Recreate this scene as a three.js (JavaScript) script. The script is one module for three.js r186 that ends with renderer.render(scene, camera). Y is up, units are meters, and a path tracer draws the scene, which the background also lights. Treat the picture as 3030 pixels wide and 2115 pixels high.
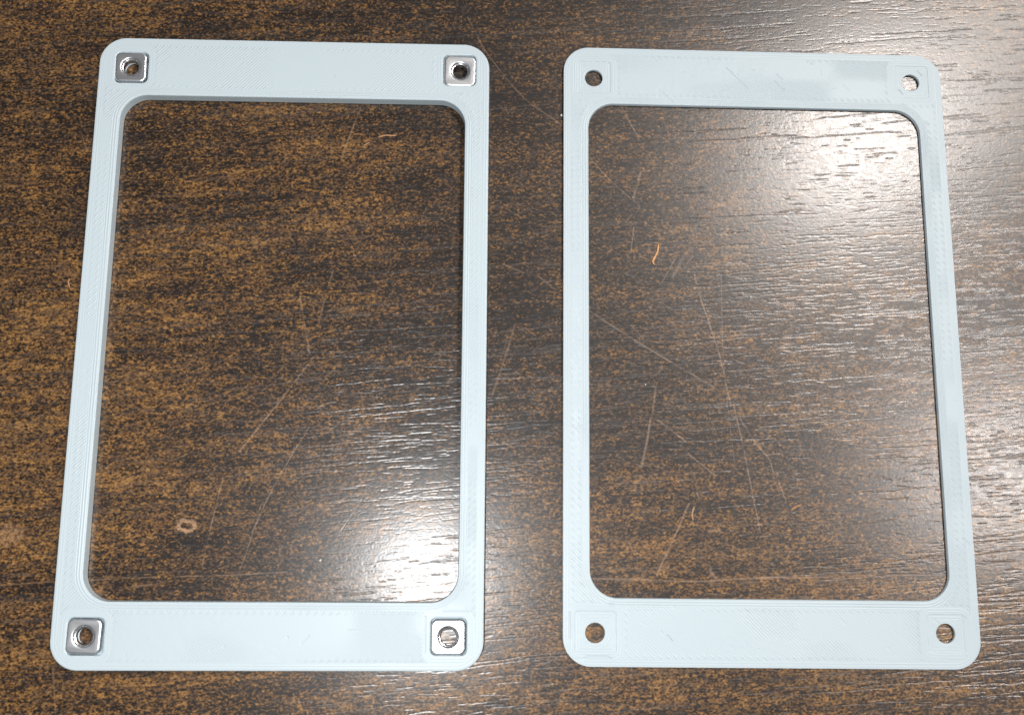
import * as THREE from 'three';
import { mergeGeometries, toCreasedNormals } from 'three/addons/utils/BufferGeometryUtils.js';

// ------------------------------------------------------------------ camera, light, exposure
const MM = 0.001;
const scene = new THREE.Scene();
const PITCH = 0.18377, ROLL = -0.16385, EYE = 163.23 * MM;
const camera = new THREE.PerspectiveCamera(39.44, 1024 / 714, 0.01, 20);
{
  const c = Math.cos(PITCH), s = Math.sin(PITCH), cr = Math.cos(ROLL), sr = Math.sin(ROLL);
  const forward = new THREE.Vector3(0, -c, -s), down = new THREE.Vector3(0, -s, c), right = new THREE.Vector3(1, 0, 0);
  const x = right.clone().multiplyScalar(cr).addScaledVector(down, sr);
  const y = down.clone().multiplyScalar(-cr).addScaledVector(right, sr);
  camera.matrixAutoUpdate = true;
  camera.quaternion.setFromRotationMatrix(new THREE.Matrix4().makeBasis(x, y, forward.negate()));
  camera.position.set(0, EYE, 0);
  camera.focus = 0.170;
  camera.userData.fStop = 26;
}
const renderer = new THREE.WebGLRenderer({ antialias: true });
renderer.toneMapping = THREE.LinearToneMapping;
renderer.toneMappingExposure = 0.90;
renderer.outputColorSpace = THREE.SRGBColorSpace;
renderer.shadowMap.enabled = true;
scene.background = new THREE.Color().setRGB(0.128, 0.131, 0.138);      // the dim room around the table

function lamp(name, x, y, z, candela, radius, r, g, b) {
  const l = new THREE.PointLight(new THREE.Color().setRGB(r, g, b), candela, 0, 2);
  l.name = name; l.position.set(x, y, z); l.castShadow = true; l.shadow.radius = radius;
  l.shadow.mapSize.set(2048, 2048); l.shadow.camera.near = 0.02; l.shadow.camera.far = 6;
  scene.add(l); return l;
}
lamp('camera_flash', -0.0155, 0.163, 0.0140, 0.057, 0.12, 1, 1, 1);            // beside the lens
lamp('room_lamp', 0.653, 1.80, -0.948, 5.6, 4.5, 1, 0.93, 0.88);               // up and to the right, behind the table
lamp('room_lamp_001', 1.002, 1.80, -0.300, 3.2, 3.0, 1, 0.93, 0.89);           // right of the table
lamp('room_lamp_002', 1.05, 1.80, -1.30, 2.0, 10.0, 1, 0.90, 0.82);           // farther off, behind the first

// ------------------------------------------------------------------ helpers
function rng(seed) { let s = seed >>> 0; return () => { s = (s + 0x6D2B79F5) | 0; let t = Math.imul(s ^ (s >>> 15), 1 | s); t = (t + Math.imul(t ^ (t >>> 7), 61 | t)) ^ t; return ((t ^ (t >>> 14)) >>> 0) / 4294967296; }; }
function noise2(seed) {                                                // smooth value noise, 0..1
  const r = rng(seed), T = new Float32Array(65536); for (let i = 0; i < 65536; i++) T[i] = r();
  return (x, y) => {
    const xi = Math.floor(x), yi = Math.floor(y); let fx = x - xi, fy = y - yi;
    fx = fx * fx * (3 - 2 * fx); fy = fy * fy * (3 - 2 * fy);
    const x0 = xi & 255, x1 = (xi + 1) & 255, y0 = (yi & 255) << 8, y1 = ((yi + 1) & 255) << 8;
    const a = T[y0 + x0], b = T[y0 + x1], c = T[y1 + x0], d = T[y1 + x1];
    return a + (b - a) * fx + (c - a) * fy + (a - b - c + d) * fx * fy;
  };
}
const clamp = (x, a = 0, b = 1) => Math.min(b, Math.max(a, x));
const step = (a, b, x) => { const t = clamp((x - a) / (b - a)); return t * t * (3 - 2 * t); };
const mix = (a, b, t) => a + (b - a) * t;
function floatTexture(data, w, h, wrap) {                              // one height channel
  const px = new Float32Array(w * h * 4);
  for (let i = 0; i < w * h; i++) { px[4 * i] = px[4 * i + 1] = px[4 * i + 2] = data[i]; px[4 * i + 3] = 1; }
  const t = new THREE.DataTexture(px, w, h, THREE.RGBAFormat, THREE.FloatType);
  t.magFilter = t.minFilter = THREE.LinearFilter; t.wrapS = t.wrapT = wrap; t.needsUpdate = true; return t;
}
const srgb = (x) => (x <= 0.0031308 ? 12.92 * x : 1.055 * Math.pow(x, 1 / 2.4) - 0.055);
function colorTexture(lin, w, h, wrap) {
  const px = new Uint8Array(w * h * 4);
  for (let i = 0; i < w * h; i++) { for (let k = 0; k < 3; k++) px[4 * i + k] = Math.round(255 * clamp(srgb(lin[3 * i + k]))); px[4 * i + 3] = 255; }
  const t = new THREE.DataTexture(px, w, h, THREE.RGBAFormat); t.colorSpace = THREE.SRGBColorSpace;
  t.magFilter = t.minFilter = THREE.LinearFilter; t.wrapS = t.wrapT = wrap; t.needsUpdate = true; return t;
}
const used = {};
function numbered(name) { const n = used[name] = (used[name] ?? -1) + 1; return n ? `${name}_${String(n).padStart(3, '0')}` : name; }
function tag(o, label, category, group) { o.userData.label = label; if (category) o.userData.category = category; if (group) o.userData.group = group; return o; }
function mesh(name, geometry, material, parent) { const m = new THREE.Mesh(geometry, material); m.name = parent === scene ? numbered(name) : name; m.castShadow = m.receiveShadow = true; parent.add(m); return m; }

// ------------------------------------------------------------------ the table: a dark wood-grain laminate
const TABLE_TURN = 0.225;                                              // the grain runs a little across the picture
const TU0 = -92, TW0 = -112, TS = 0.1, TW = 2048, TH = 1536;           // the map: 0.1 mm per texel, mirrored beyond
{
  const N = TW * TH, groove = new Float32Array(N), scratch = new Float32Array(N), pale = new Float32Array(N);
  const R = rng(11), nd = noise2(3), nd2 = noise2(4);
  const dab = (arr, u, w, su, sw, amp, max) => {
    const cx = (u - TU0) / TS, cy = (w - TW0) / TS, rx = Math.ceil(su * 2.4 / TS), ry = Math.ceil(sw * 2.4 / TS);
    for (let j = Math.max(0, Math.floor(cy - ry)); j <= Math.min(TH - 1, cy + ry); j++)
      for (let i = Math.max(0, Math.floor(cx - rx)); i <= Math.min(TW - 1, cx + rx); i++) {
        const du = (i - cx) * TS / su, dw = (j - cy) * TS / sw, v = amp * Math.exp(-(du * du + dw * dw));
        const k = j * TW + i; arr[k] = max ? Math.max(arr[k], v) : arr[k] + v;
      }
  };
  // pores of the grain: pressed dashes that run along it
  for (let n = 0; n < 15000; n++) {
    const u0 = TU0 + R() * TW * TS, w0 = TW0 + R() * TH * TS;
    const dense = nd(u0 / 22, w0 / 9) * 0.55 + nd2(u0 / 60, w0 / 3.5) * 0.3 + 0.2 * Math.exp(-(((w0 + 26) / 15) ** 2)) - 0.10 * step(-12, 0, w0) - 0.12 * step(-52, -62, w0) * step(35, 50, u0);
    if (R() > 0.25 + 1.5 * (dense - 0.25)) continue;
    const long = R() < 0.12, L = long ? 8 + 16 * R() : 1.2 + 5.5 * R() * R() + 1.5 * R(), tilt = (R() - 0.5) * 0.09 - (long ? 0.02 : 0);
    const wide = 0.055 + 0.06 * R() * (0.5 + R()), deep = 0.35 + 0.65 * R(), ph = R() * 9, ph2 = R() * 40;
    for (let t = 0; t <= L; t += 0.09) {
      const e = Math.min(t, L - t), a = deep * step(0, Math.min(1.2, L * 0.3), e) * (0.45 + 0.75 * nd(ph2 + t * 1.6, ph));
      dab(groove, u0 + t, w0 + tilt * t + 0.14 * (nd(ph + t * 0.45, ph2) - 0.5) * 2 + 0.05 * (nd2(ph2 + t * 2.2, ph) - 0.5), 0.09, wide * (0.7 + 0.6 * nd2(t * 0.9 + ph, 3)), a, true);
    }
  }
  for (let n = 0; n < 26000; n++) {                                    // hairline pores between them
    const u0 = TU0 + R() * TW * TS, w0 = TW0 + R() * TH * TS;
    if (R() > 0.2 + 1.3 * nd(u0 / 16 + 70, w0 / 4)) continue;
    const L = 0.8 + 4 * R() * R(), tilt = (R() - 0.5) * 0.1, deep = 0.12 + 0.4 * R() * R(), ph = R() * 50, wd = 0.05 + 0.03 * R();
    for (let t = 0; t <= L; t += 0.1) dab(groove, u0 + t, w0 + tilt * t + 0.12 * (nd(ph + t * 0.6, 3) - 0.5), 0.08, wd, deep * step(0, 0.4, Math.min(t, L - t)) * (0.5 + nd2(ph + t * 2, 9)), true);
  }
  const streak = new Float32Array(N);                                  // printed dark figure lines
  for (let n = 0; n < 15000; n++) {
    const u0 = TU0 + R() * TW * TS, w0 = TW0 + R() * TH * TS; if (R() > 0.15 + 1.2 * nd2(u0 / 14 + 33, w0 / 3 + 50)) continue;
    const L = 0.8 + 6 * R() * R(), tilt = (R() - 0.5) * 0.08, deep = 0.35 + 0.65 * R(), ph = R() * 50, wd = 0.06 + 0.10 * R() * R();
    for (let t = 0; t <= L; t += 0.12) dab(streak, u0 + t, w0 + tilt * t + 0.16 * (nd(ph + t * 0.5, 5) - 0.5), 0.1, wd * (0.6 + 0.8 * nd(ph + t, 8)), deep * step(0, 0.5, Math.min(t, L - t)) * (0.3 + 1.1 * nd2(ph + t * 1.6, 9)), true);
  }
  // scratches through the print: width mm, strength, points along
  const scratches = [
[0.2, 0.6, '2.81 -91.24 3.75 -88.88 4.8 -86.23 6.6 -82.99 11.95 -75.35 18.18 -69.99 22.34 -64.08 26.27 -59.06 30.35 -54.76'],
[0.18, 0.5, '28.75 -73.1 31.84 -65.8'],
[0.3, 0.8, '-16.45 -75.81 -18.36 -71.23 -20.38 -66.02'],
[0.25, 0.6, '-20.38 -66.13 -18.95 -66.86'],
[0.2, 0.7, '-64.83 -73.8 -63.5 -69.36'],
[0.22, 0.7, '-76.09 2.09 -68.15 2.03 -62.52 2.16 -52.64 2.34 -40.82 2.8 -31.31 2.9'],
[0.18, 0.8, '-41.23 -12.54 -42.86 -6.38 -44.71 1.33'],
[0.5, 0.5, '-59.71 1.99 -60.85 4.71'],
[0.2, 0.5, '-58.34 -4.27 -59.71 1.99'],
[0.45, 0.6, '-57.58 4.0 -54.99 3.58 -50.99 3.61'],
[0.3, 0.5, '-67.79 15.23 -67.21 22.0'],
[0.2, 0.4, '-35.15 -8.05 -37.18 -1.73 -40.39 6.05'],
[0.22, 0.95, '-32.41 -23.83 -38.48 -16.72'],
[0.18, 0.7, '-27.16 -19.96 -32.89 -11.06 -36.67 -3.63'],
[0.18, 0.7, '-18.95 -7.75 -22.79 -2.54'],
[0.25, 0.7, '20.34 -36.74 26.8 -31.9 32.83 -27.66 40.03 -22.73'],
[0.18, 0.5, '26.98 -34.07 28.71 -31.79'],
[0.22, 0.6, '38.74 -42.21 39.4 -37.97 40.75 -31.97 41.74 -26.92 42.3 -21.96 42.67 -19.38'],
[0.22, 0.6, '43.09 -19.3 44.0 -11.87 44.59 -5.61 45.27 1.59'],
[0.16, 0.4, '43.28 -41.96 42.17 -26.9 42.04 -19.42'],
[0.16, 0.4, '42.03 -19.36 42.23 -9.07'],
[0.25, 0.6, '43.92 -17.13 46.21 -12.78 48.04 -10.16 48.43 -8.06'],
[0.28, 0.7, '30.22 -17.75 34.5 -13.92'],
[0.2, 0.6, '34.72 -11.82 37.42 -9.36 38.76 -8.04'],
[0.35, 0.7, '28.98 -18.03 28.16 -14.72 26.82 -10.23'],
[0.25, 0.8, '34.06 -3.8 31.43 0.91 27.53 7.49'],
[0.2, 0.6, '23.7 1.83 24.84 5.32'],
[0.28, 0.8, '17.12 7.11 24.64 7.7 33.79 8.59 45.11 8.73 58.08 9.48'],
[0.25, 0.7, '40.85 8.7 53.12 9.21 62.99 9.49 75.09 10.16'],
[0.22, 0.6, '49.21 -6.56 49.85 -3.84'],
[0.22, 0.6, '35.48 -5.56 36.71 -2.21'],
[0.4, 0.36, '7.5 -34.97 5.07 -28.44 3.02 -23.49'],
[0.25, 0.3, '6.98 -34.74 4.3 -28.23'],
[0.3, 0.4, '12.13 -43.33 15.96 -39.7'],
[0.32, 0.45, '30.39 -23.38 29.16 -18.15 26.7 -10.09'],
[0.4, 0.6, '31.14 -60.86 30.43 -58.71 29.44 -56.3'],
[0.35, 0.5, '38.54 -46.92 35.02 -41.98'],
[0.3, 0.4, '37.61 -46.3 34.55 -41.56'],
[0.25, 0.4, '36.52 -46.36 32.98 -40.98'],
[0.3, 0.35, '38.71 -45.34 36.14 -42.36'],
[0.2, 0.5, '29.09 -51.05 28.16 -46.6'],
[0.18, 0.35, '28.38 -50.41 27.37 -47.54'],
[0.2, 0.4, '-13.05 -62.19 -10.13 -59.76'],
[0.3, 0.35, '-30.15 -68.83 -30.01 -65.37'],
[0.4, 0.3, '82.7 6.19 83.31 12.01 85.68 17.64'],
[0.3, 0.4, '49.21 -6.43 50.09 -3.18'],
[0.5, 0.6, '36.93 0.86 38.71 0.67'],
[0.45, 0.7, '36.56 6.58 36.49 7.27 37.31 8.32'],
[0.3, 0.6, '44.31 -26.88 45.53 -26.27'],
[0.2, 0.6, '24.23 -79.7 24.64 -78.12'],
[0.3, 0.4, '9.62 -44.13 6.15 -45.77'],
[0.3, 0.7, '-28.09 -42.12 -27.44 -37.16 -26.73 -32.25'],
[0.3, 0.5, '-22.39 -46.2 -24.26 -40.45 -25.22 -36.46'],
[0.2, 0.8, '-25.62 -32.18 -29.35 -27.58 -32.41 -23.83'],
[0.25, 0.5, '-21.13 -41.44 -24.04 -38.41'],
[0.2, 0.6, '-47.34 -64.89 -46.68 -60.62'],
  ];
  const ns = noise2(8);
  for (const [w, strength, path] of scratches) {
    const q = path.split(' ').map(Number), pts = []; for (let i = 0; i < q.length; i += 2) pts.push(new THREE.Vector3(q[i], q[i + 1], 0));
    const c = new THREE.CatmullRomCurve3(pts, false, 'centripetal'), L = c.getLength(), n = Math.ceil(L / 0.05), o = R() * 99;
    for (let i = 0; i <= n; i++) {
      const p = c.getPointAt(i / n), t = L * i / n, br = step(0.2, 0.55, ns(o + t * 0.55, 2.5)) * (0.55 + 0.6 * ns(o + t * 4, 7.5));
      dab(scratch, p.x + 0.08 * (ns(t * 1.3, o) - 0.5), p.y, w * 0.42, w * 0.42, strength * (0.25 + 0.85 * br), true);
    }
  }
  // a chipped spot: a pale ring round a dark middle; and one rubbed blotch
  for (let k = 0; k < 340; k++) {
    const a = R() * 6.283, rr = 0.85 + 0.62 * R() * R() + 0.2 * Math.sin(2 * a + 1) + 0.06 * Math.sin(5 * a);
    dab(pale, -47.06 + rr * Math.cos(a) * 1.05, -5.33 + rr * Math.sin(a) * 0.88, 0.14, 0.13, 0.5 + 0.6 * R() * (Math.sin(a) > -0.2 ? 1 : 0.65), true);
  }
  for (let k = 0; k < 60; k++) dab(pale, -48.5 + 0.5 * (R() - 0.5), -5.7 + 1.4 * (R() - 0.5), 0.14, 0.14, 0.4 * R(), true);
  for (let k = 0; k < 120; k++) dab(pale, -74.9 + 3.2 * (R() - 0.5) * (0.4 + R()), -5.8 + 3.0 * (R() - 0.5) * (0.4 + R()), 0.34, 0.3, 0.55 * R(), true);
  for (let k = 0; k < 900; k++) {                                      // small rubbed-through flecks
    const u = TU0 + R() * TW * TS, w = TW0 + R() * TH * TS, s = 0.06 + 0.1 * R() * R();
    dab(pale, u, w, s * (1 + R()), s, 0.25 + 0.4 * R() * R(), true);
  }
  const A = noise2(21), B = noise2(22), C = noise2(23), D = noise2(24), E = noise2(25), F = noise2(26), G = noise2(27), H = noise2(28);
  const color = new Float32Array(N * 3), height = new Float32Array(N), rough = new Float32Array(N);
  const pore = [0.090, 0.082, 0.080], ink = [0.012, 0.0105, 0.0115], tan = [0.46, 0.265, 0.135];
  const ramp = [[0.0, 0.0070, 0.0045, 0.0030], [0.22, 0.0140, 0.0080, 0.0042], [0.36, 0.050, 0.0250, 0.0098], [0.50, 0.120, 0.0590, 0.0195], [0.64, 0.200, 0.0980, 0.0285], [0.82, 0.290, 0.1460, 0.0400], [1.01, 0.38, 0.21, 0.075]];
  for (let j = 0; j < TH; j++) for (let i = 0; i < TW; i++) {
    const k = j * TW + i, u = TU0 + i * TS, w0 = TW0 + j * TS, w = w0 + 0.5 * (G(u / 9, w0 / 7) - 0.5) + 0.15 * u / 20;
    const a = A(u / 0.52, w / 0.22), b = B(u / 0.27, w / 0.15), c = C(u / 0.18, w / 0.125), iso = D(u / 0.34, w / 0.30), st = E(u / 3.4, w / 0.30), big = F(u / 9, w / 2.6), huge = F(u / 34 + 40, w / 15 + 9);
    const edge = 0.5 * step(-35, -75, u) + 0.5 * step(-8, 26, w) * step(-40, 10, u) - 0.25 * step(-60, -90, w);
    let m = 0.5 + 2.0 * (0.23 * a + 0.31 * b + 0.27 * c + 0.19 * iso - 0.5) + 0.26 * (big - 0.5) + 0.20 * (huge - 0.5) + 0.21 * edge - 0.075 - 0.10 * step(-30, 10, u) * step(5, -35, w);
    m = m + 0.015 + 0.14 * (E(u / 22 + 70, w / 1.3 + 20) - 0.5) - 0.38 * clamp(streak[k]) - 0.12 * step(0.55, 0.85, 0.6 * st + 0.4 * H(u / 0.8, w / 0.26));
    m = clamp(m); let r = 0; while (m >= ramp[r + 1][0]) r++;
    const t = (m - ramp[r][0]) / (ramp[r + 1][0] - ramp[r][0]), grey = step(0.62, 0.36, E(u / 1.6 + 50, w / 0.5 + 50)) * 0.4;
    const gr = clamp(groove[k]), sc = clamp(scratch[k]), pl = clamp(pale[k] * (0.6 + 0.8 * c));
    for (let q = 0; q < 3; q++) {
      let v = mix(ramp[r][q + 1], ramp[r + 1][q + 1], t); v *= 0.8 + 0.4 * H(u / 0.15 + 31, w / 0.13);
      v = mix(v, ink[q] * (0.8 + 1.6 * m), grey); v = mix(v, pore[q], 0.52 * gr * (0.55 + 0.9 * c));
      v = mix(v, tan[q], clamp(sc * 0.5)); v = mix(v, tan[q] * 1.12, clamp(pl * 0.95));
      color[3 * k + q] = v;
    }
    height[k] = -0.039 * gr - 0.018 * sc - 0.02 * pl + 0.0042 * H(u / 0.30, w / 0.26) + 0.0012 * A(u / 0.8 + 7, w / 0.6) + 0.002 * B(u / 3.1, w / 2.6) + 0.003 * c;   // mm
    rough[k] = clamp(0.245 + 0.05 * (H(u / 0.7 + 5, w / 0.4) - 0.5) + 0.3 * sc + 0.3 * pl + 0.06 * gr);
  }
  let lo = 1e9, hi = -1e9; for (const h of height) { lo = Math.min(lo, h); hi = Math.max(hi, h); }
  for (let k = 0; k < N; k++) height[k] = (height[k] - lo) / (hi - lo);
  const W = THREE.MirroredRepeatWrapping;
  const material = new THREE.MeshPhysicalMaterial({ map: colorTexture(color, TW, TH, W), bumpMap: floatTexture(height, TW, TH, W), clearcoat: 0.65, clearcoatRoughness: 0.42, bumpScale: (hi - lo) * MM, roughnessMap: floatTexture(rough, TW, TH, W), roughness: 1, metalness: 0, ior: 1.52 });
  material.name = 'dark_wood_laminate';
  const g = new THREE.BoxGeometry(0.9, 0.025, 0.7), P = g.attributes.position, U = g.attributes.uv;
  for (let i = 0; i < P.count; i++) U.setXY(i, (P.getX(i) / MM - TU0) / (TW * TS), (P.getZ(i) / MM - TW0) / (TH * TS));
  const t = mesh('tabletop', g, material, scene);
  t.position.y = -0.0125; t.rotation.y = TABLE_TURN;
  t.userData.kind = 'structure'; t.userData.label = 'dark brown wood grain tabletop with scratches and glossy light reflections';
}
const onTable = (u, w) => new THREE.Vector3(u * MM * Math.cos(TABLE_TURN) + w * MM * Math.sin(TABLE_TURN), 0, -u * MM * Math.sin(TABLE_TURN) + w * MM * Math.cos(TABLE_TURN));

// ------------------------------------------------------------------ the two printed frames
const FW = 67, FH = 105.05;
function roundRect(path, cx, cy, hw, hh, r) {
  path.moveTo(cx - hw + r, cy - hh); path.lineTo(cx + hw - r, cy - hh); path.absarc(cx + hw - r, cy - hh + r, r, -Math.PI / 2, 0);
  path.lineTo(cx + hw, cy + hh - r); path.absarc(cx + hw - r, cy + hh - r, r, 0, Math.PI / 2); path.lineTo(cx - hw + r, cy + hh);
  path.absarc(cx - hw + r, cy + hh - r, r, Math.PI / 2, Math.PI); path.lineTo(cx - hw, cy - hh + r); path.absarc(cx - hw + r, cy - hh + r, r, Math.PI, Math.PI * 1.5); return path;
}
const sdBox = (x, z, cx, cz, hw, hh, r) => { const qx = Math.abs(x - cx) - hw + r, qz = Math.abs(z - cz) - hh + r; return Math.hypot(Math.max(qx, 0), Math.max(qz, 0)) + Math.min(Math.max(qx, qz), 0) - r; };
function layUp(g) {                                                    // shape plane (x, -z) with depth up -> y up, uv over the frame's footprint, in metres
  g.rotateX(-Math.PI / 2);
  const P = g.attributes.position, uv = new Float32Array(P.count * 2);
  for (let i = 0; i < P.count; i++) { uv[2 * i] = P.getX(i) / FW + 0.5; uv[2 * i + 1] = P.getZ(i) / FH + 0.5; }
  g.setAttribute('uv', new THREE.BufferAttribute(uv, 2)); g.scale(MM, MM, MM); return g;
}
function printMaterial(f, seed) {                                      // print paths: loops along every edge, slanted fill between, small blobs where the fill turns
  const w = 1306, h = 2048, H = new Float32Array(w * h), R = rng(seed), n1 = noise2(seed + 1), n2 = noise2(seed + 2), n3 = noise2(seed + 3);
  const o = f.opening, ocx = (o.l - o.r) / 2, ocz = (o.t - o.b) / 2, ohw = FW / 2 - (o.l + o.r) / 2, ohh = FH / 2 - (o.t + o.b) / 2, P = 0.42;
  for (let j = 0; j < h; j++) for (let i = 0; i < w; i++) {
    const x = ((i + 0.5) / w - 0.5) * FW, z = ((j + 0.5) / h - 0.5) * FH;
    const dO = -sdBox(x, z, 0, 0, FW / 2, FH / 2, 4.5), dI = sdBox(x, z, ocx, ocz, ohw, ohh, 4.5);
    let dP = 99; for (const p of f.pockets) dP = Math.min(dP, Math.abs(sdBox(x, z, p.x, p.z, p.h, p.h, 0.6)));
    let inP = 0, dH = 99; for (const p of f.pockets) { if (sdBox(x, z, p.x, p.z, p.h, p.h, 0.6) < 0) inP = 1; dH = Math.min(dH, Math.hypot(x - p.hx, z - p.hz) - p.hr); }
    const d = Math.min(dO, dI, dP, dH), loops = d < 1.28;
    const s = (x + f.slant * z) / Math.SQRT2;
    const amp = 0.4 + 1.1 * step(0.35, 0.75, n1(x / 9, z / 5)), wob = 0.1 * (n2(x / 2, z / 2) - 0.5);
    let v = loops ? (dI < 1.3 ? 0.017 : 0.007) * (0.5 + 0.9 * n3(x / 5 + 3, z / 5)) * Math.cos(2 * Math.PI * (d + wob * 0.3) / P) : 0.011 * amp * Math.cos(2 * Math.PI * (s + wob) / P);
    v -= 0.010 * Math.exp(-(((d - 1.26) / 0.11) ** 2)) * (0.3 + n1(x / 3 + 9, z / 3));                      // seam between loops and fill
    if (!loops) v += 0.027 * Math.exp(-(((d - 1.62) / 0.24) ** 2)) * step(0.1, 0.9, Math.cos(2 * Math.PI * s / (2 * P))) * step(0.3, 0.62, n2(x / 7 + 20, z / 6));
    if (inP && dP > 0.05) v += 0.008 * (n3(x / 0.5, z / 0.5) - 0.5);
    v += 0.012 * (n2(x / 0.7 + 50, z / 0.7) - 0.5) * step(0.45, 0.75, n1(x / 7 + 30, z / 7)) + 0.02 * (n3(x / 11, z / 14) - 0.5);
    H[j * w + i] = v;
  }
  const dent = (x, z, ang, len, wd, dp) => {                            // short gaps in the fill
    for (let t = -len / 2; t <= len / 2; t += 0.04) {
      const cx = ((x + Math.cos(ang) * t) / FW + 0.5) * w, cz = ((z + Math.sin(ang) * t) / FH + 0.5) * h;
      for (let j = -4; j <= 4; j++) for (let i = -4; i <= 4; i++) { const a = Math.round(cx) + i, b = Math.round(cz) + j; if (a >= 0 && b >= 0 && a < w && b < h) { const q = Math.exp(-((a - cx) ** 2 + (b - cz) ** 2) * (0.0513 / wd) ** 2); H[b * w + a] = Math.min(H[b * w + a], -dp * q + H[b * w + a] * (1 - q)); } }
    }
  };
  for (let k = 0; k < f.dents; k++) {
    let x, z, g = 0; do { x = (R() - 0.5) * (FW - 2); z = (R() - 0.5) * (FH - 2); } while (sdBox(x, z, ocx, ocz, ohw + 0.4, ohh + 0.4, 4.5) < 0 && g++ < 60);
    dent(x, z, R() < 0.75 ? (f.slant > 0 ? -Math.PI / 4 : Math.PI / 4) : (R() < 0.5 ? 0 : Math.PI / 2), R() < 0.15 ? 1 + 2 * R() : 0.15 + 0.5 * R(), 0.06 + 0.04 * R(), 0.012 + 0.022 * R());
  }
  for (const q of f.marks) dent(...q);
  let lo = 1e9, hi = -1e9; for (const v of H) { lo = Math.min(lo, v); hi = Math.max(hi, v); }
  for (let k = 0; k < H.length; k++) H[k] = (H[k] - lo) / (hi - lo);
  const m = new THREE.MeshPhysicalMaterial({ color: new THREE.Color().setRGB(...f.color), bumpMap: floatTexture(H, w, h, THREE.ClampToEdgeWrapping), bumpScale: 1.4 * (hi - lo) * MM, roughness: 0.40, ior: 1.46 });
  m.name = 'pale_printed_plastic'; return m;
}
function makeFrame(f) {
  const root = new THREE.Group(); root.name = numbered('printed_frame'); scene.add(root);
  root.position.set(f.x * MM, 0.00004, f.z * MM); root.rotation.y = f.turn;
  tag(root, f.label, 'frame');
  const m = printMaterial(f, f.seed), o = f.opening, bv = f.bevel;
  const shape = roundRect(new THREE.Shape(), 0, 0, FW / 2, FH / 2, 4.5);
  shape.holes.push(roundRect(new THREE.Path(), (o.l - o.r) / 2, -(o.t - o.b) / 2, FW / 2 - (o.l + o.r) / 2, FH / 2 - (o.t + o.b) / 2, 4.5));
  for (const p of f.pockets) shape.holes.push(roundRect(new THREE.Path(), p.x, -p.z, p.h, p.h, f.pocketRound));
  const body = new THREE.ExtrudeGeometry(shape, { depth: f.thick - 2 * bv, bevelEnabled: true, bevelThickness: bv, bevelSize: bv, bevelOffset: -bv, bevelSegments: 4, curveSegments: 20 });
  body.translate(0, 0, bv);
  const B = body.attributes.position, ocx = (o.l - o.r) / 2, ocy = -(o.t - o.b) / 2, ohw = FW / 2 - (o.l + o.r) / 2, ohh = FH / 2 - (o.t + o.b) / 2;
  for (let i = 0; i < B.count; i++) {                                   // the opening's wall leans in towards the table
    const x = B.getX(i), y = B.getY(i), d = sdBox(x, y, ocx, ocy, ohw, ohh, 4.5); if (Math.abs(d) > 0.6) continue;
    const e = 0.01, gx = (sdBox(x + e, y, ocx, ocy, ohw, ohh, 4.5) - d) / e, gy = (sdBox(x, y + e, ocx, ocy, ohw, ohh, 4.5) - d) / e, k = f.draft * (1 - B.getZ(i) / f.thick), q = Math.hypot(gx, gy) || 1;
    B.setX(i, x - gx / q * k); B.setY(i, y - gy / q * k);
  }
  body.computeVertexNormals();
  mesh('frame_body', layUp(body), m, root);
  for (const p of f.pockets) {
    const s = roundRect(new THREE.Shape(), p.x, -p.z, p.h + 0.25, p.h + 0.25, 0.8), hole = new THREE.Path(); hole.absarc(p.hx, -p.hz, p.hr, 0, Math.PI * 2); s.holes.push(hole);
    const g = new THREE.ExtrudeGeometry(s, { depth: f.floor - 0.02 - 0.16, bevelEnabled: true, bevelThickness: 0.08, bevelSize: 0.08, bevelOffset: -0.08, bevelSegments: 3, curveSegments: 40 });
    g.translate(0, 0, 0.02 + 0.08);
    mesh('nut_pocket', layUp(g), m, root);
  }
  return root;
}
const plastic = [0.60, 0.71, 0.762];
const left = {
  x: -37.693, z: -26.947, turn: 0.15578, thick: 1.95, floor: 0.30, bevel: 0.22, draft: 0.12, slant: 1, seed: 101, dents: 26, pocketRound: 0.9, color: plastic,
  opening: { l: 4.2, r: 4.06, t: 10.45, b: 10.35 },
  pockets: [[-27.96, -47.07, 2.96], [28.36, -47.66, 3.0], [-28.15, 47.43, 3.0], [28.01, 47.32, 3.0]].map(([x, z, h]) => ({ x, z, h: h - 0.16, hx: x, hz: z, hr: 1.55 })),
  marks: [[-23, -50, -0.5, 1.6, 0.07, 0.03], [-22.3, -48.9, -0.7, 1.9, 0.06, 0.025], [28.2, -43.4, 0.05, 0.9, 0.09, 0.04], [32.2, -41, 1.57, 3, 0.06, 0.03], [32.3, -32, 1.57, 2, 0.06, 0.03], [29, 43.5, 0, 4, 0.1, 0.04], [24.3, 47, 1.57, 5.5, 0.1, 0.04]],
  label: 'thicker white plastic frame with metal square nuts in its four corners',
};
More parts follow.
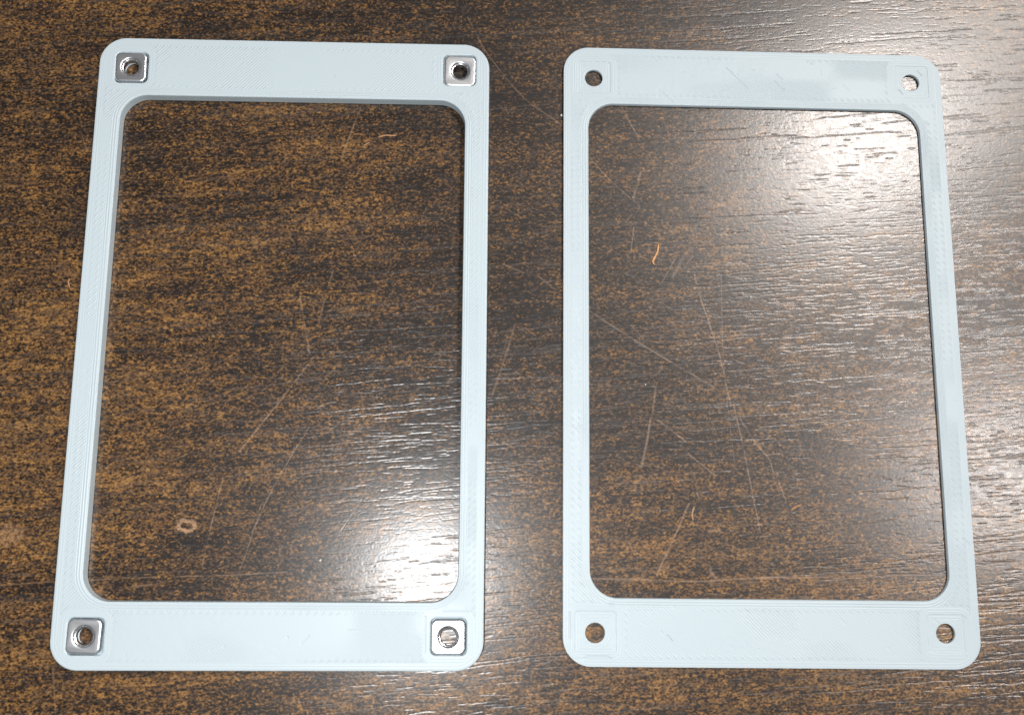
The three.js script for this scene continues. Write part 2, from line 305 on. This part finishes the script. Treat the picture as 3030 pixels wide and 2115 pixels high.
const right = {
  x: 41.058, z: -39.719, turn: 0.15024, thick: 0.65, floor: 0.565, bevel: 0.12, draft: 0.12, slant: -1, seed: 202, dents: 80, pocketRound: 0.6, color: plastic,
  opening: { l: 4.29, r: 4.34, t: 10.46, b: 10.53 },
  pockets: [[-28.16, -46.94, 2.92, -28.2, -46.8, 1.54], [28.2, -47.42, 2.97, 28.08, -47.33, 1.54], [-28.33, 47.26, 3.27, -28.37, 47.34, 1.57], [27.97, 46.95, 2.92, 27.93, 46.97, 1.53]].map(([x, z, h, hx, hz, hr]) => ({ x, z, h, hx, hz, hr })),
  marks: [[-2.9, -47.4, 0.8, 5.4, 0.06, 0.05], [4.6, -46.2, 0.8, 2.4, 0.06, 0.05], [-32.4, 46.2, 1.57, 4, 0.1, 0.05], [-28, 51.2, 0, 4.4, 0.1, 0.05], [-28, 50.9, 0, 3.6, 0.08, 0.05], [-25.8, 42.9, 0, 0.9, 0.09, 0.05], [-16.5, 48, 0.8, 1.3, 0.06, 0.05], [29.8, -49.2, 0.85, 1.2, 0.07, 0.05], [26.2, -45.6, 0.85, 1.0, 0.07, 0.05], [31, 44.3, 0.8, 0.9, 0.06, 0.05]],
  label: 'thinner white plastic frame with empty round screw holes in four shallow squares',
};
makeFrame(left); makeFrame(right);

// ------------------------------------------------------------------ four square nuts in the left frame
const steel = (c, r) => new THREE.MeshPhysicalMaterial({ color: new THREE.Color().setRGB(c * 0.95, c * 0.975, c), metalness: 1, roughness: r });
function makeNut(x, z, y, turn, tiltX, tiltZ, size, label) {
  const root = new THREE.Group(); root.name = numbered('square_nut'); scene.add(root);
  const c = Math.cos(left.turn), s = Math.sin(left.turn);
  root.position.set((left.x + c * x + s * z) * MM, y * MM, (left.z - s * x + c * z) * MM); root.rotation.set(tiltX, left.turn + turn, tiltZ, 'YXZ');
  tag(root, label, 'nut', 'square nuts pressed into the left frame');
  const sh = roundRect(new THREE.Shape(), 0, 0, size / 2, size / 2, 1.1), hole = new THREE.Path(); hole.absarc(0, 0, 1.45, 0, Math.PI * 2); sh.holes.push(hole);
  const g = new THREE.ExtrudeGeometry(sh, { depth: 1.5 - 0.7, bevelEnabled: true, bevelThickness: 0.35, bevelSize: 0.4, bevelOffset: -0.4, bevelSegments: 8, curveSegments: 28 });
  g.translate(0, 0, 0.35); g.rotateX(-Math.PI / 2); const smooth = toCreasedNormals(g, 0.6);
  smooth.scale(MM, MM, MM);
  mesh('nut_body', smooth, nutMetal, root);
  const prof = [[1.455, 1.17], [1.40, 1.14], [1.28, 1.12]];
  for (let k = 0; k < 4; k++) { const yy = 1.10 - k * 0.25; prof.push([1.27, yy], [1.42, yy - 0.125]); }
  prof.push([1.28, 0.06], [1.72, 0.01]);
  const l = new THREE.LatheGeometry(prof.map(([r, yy]) => new THREE.Vector2(r, yy)), 40); l.computeVertexNormals(); l.scale(MM, MM, MM);
  mesh('threaded_bore', l, boreMetal, root);
  return root;
}
const nutMetal = steel(0.80, 0.36), boreMetal = steel(0.86, 0.26); boreMetal.side = THREE.DoubleSide;
nutMetal.clearcoat = 0.6; nutMetal.clearcoatRoughness = 0.12; nutMetal.name = 'plated_steel'; boreMetal.name = 'plated_steel_bore';
makeNut(-28.27, -47.34, 0.32, 0.01, 0.03, -0.045, 5.4, 'shiny square nut in the left frame\'s upper left corner, gap on its right side');
makeNut(28.37, -47.69, 0.32, -0.01, 0.02, -0.02, 5.66, 'grey square nut in the left frame\'s upper right corner, near the other frame');
makeNut(-28.57, 47.43, 0.32, -0.03, 0.0, -0.05, 5.46, 'grey square nut in the left frame\'s lower left corner, brown table showing through its hole');
makeNut(27.93, 47.42, 0.32, 0.0, 0.0, 0.0, 5.5, 'bright white gleaming square nut in the left frame\'s lower right corner');

// ------------------------------------------------------------------ crumbs and shavings on the table
function shavingMaterial(r, g, b) { const m = new THREE.MeshStandardMaterial({ color: new THREE.Color().setRGB(r, g, b), roughness: 0.6 }); m.name = 'tan_shaving'; return m; }
function shaving(name, path, width, flat, m, label, category) {
  const q = path.split(' ').map(Number), pts = []; for (let i = 0; i < q.length; i += 2) pts.push(onTable(q[i], q[i + 1]));
  const base = pts[0].clone().add(pts[pts.length - 1]).multiplyScalar(0.5); pts.forEach((p) => p.sub(base));
  const g = new THREE.TubeGeometry(new THREE.CatmullRomCurve3(pts), 24, width * MM / 2, 8), P = g.attributes.position, n = noise2(pts.length + Math.round(width * 900));
  const r = width * MM / 2, c = new THREE.CatmullRomCurve3(pts);
  for (let i = 0; i < P.count; i++) {                                    // uneven, flattened, with tapering ends
    const t = Math.floor(i / 9) / 24, p = c.getPointAt(t), k = (0.3 + 0.7 * Math.min(1, 5 * Math.min(t, 1 - t) + 0.25)) * (0.75 + 0.5 * n(t * 9, 3));
    P.setXYZ(i, p.x + (P.getX(i) - p.x) * k, (P.getY(i) * k + r) * flat, p.z + (P.getZ(i) - p.z) * k);
  }
  g.computeVertexNormals();
  const ends = [0, 24].map((row) => { const e = new THREE.SphereGeometry(r * 0.42, 8, 6), p = c.getPointAt(row / 24); e.scale(1, flat, 1); e.translate(p.x, r * flat, p.z); return e; });
  const o = mesh(name, mergeGeometries([g, ...ends]), m, scene); o.position.copy(base); o.position.y = 0.00002;
  return tag(o, label, category);
}
const tanA = shavingMaterial(0.80, 0.43, 0.20), tanB = shavingMaterial(0.46, 0.25, 0.125), tanC = shavingMaterial(0.42, 0.27, 0.165);
shaving('curled_shaving', '33.04 -47.67 32.71 -46.35 32.07 -45.26 31.79 -44.61 32.01 -44.19', 0.36, 0.5, tanA, 'bright orange tan curled shaving on the table inside the right frame', 'shaving');
shaving('curled_shaving', '-13.89 -69.49 -12.74 -69.78 -11.44 -69.67 -10.74 -69.72', 0.30, 0.5, tanB, 'pale tan wavy shaving near the top of the left frame\'s opening', 'shaving');
shaving('straight_shaving', '-16.45 -68.07 -15.95 -68.38 -15.4 -68.64', 0.2, 0.6, tanC, 'tiny straight tan sliver just left of the wavy shaving in the left frame', 'shaving');
shaving('bent_shaving', '-66.14 -47.18 -66.28 -46.42 -66.02 -45.65', 0.26, 0.5, tanB, 'small bent tan shaving on the table left of the left frame', 'shaving');
shaving('straight_shaving', '52.41 -2.34 51.54 -2.09 50.75 -1.63', 0.34, 0.4, tanB, 'short tan sliver in the lower part of the right frame\'s opening', 'shaving');
shaving('bent_shaving', '34.83 -3.14 34.4 -1.95 34.47 -1.02', 0.34, 0.35, tanC, 'pinkish bent flake beside a long scratch inside the right frame', 'shaving');
function crumb(u, w, r, m, seed, label) {
  const g = new THREE.IcosahedronGeometry(r * MM, 2), P = g.attributes.position, n = noise2(seed);
  for (let i = 0; i < P.count; i++) { const x = P.getX(i), y = P.getY(i), z = P.getZ(i), k = 0.7 + 0.6 * n(x / MM / r * 2 + y / MM / r + 9, z / MM / r * 2 - y / MM / r + 9); P.setXYZ(i, x * k, y * k * 0.7, z * k); }
  g.computeVertexNormals();
  const o = mesh('crumb', g, m, scene), p = onTable(u, w); o.position.set(p.x, r * MM * 0.6, p.z); return tag(o, label, 'crumb');
}
const white = new THREE.MeshStandardMaterial({ color: new THREE.Color().setRGB(0.78, 0.74, 0.68), roughness: 0.5 }); white.name = 'white_crumb';
crumb(18.13, -71.89, 0.19, white, 5, 'white crumb touching the upper left edge of the right frame');
crumb(-25.89, 1.51, 0.2, white, 6, 'white glinting crumb near the bottom of the left frame\'s opening');
crumb(28.66, -23.68, 0.13, white, 7, 'tiny white speck on the table at the left inside the right frame');

renderer.render(scene, camera);
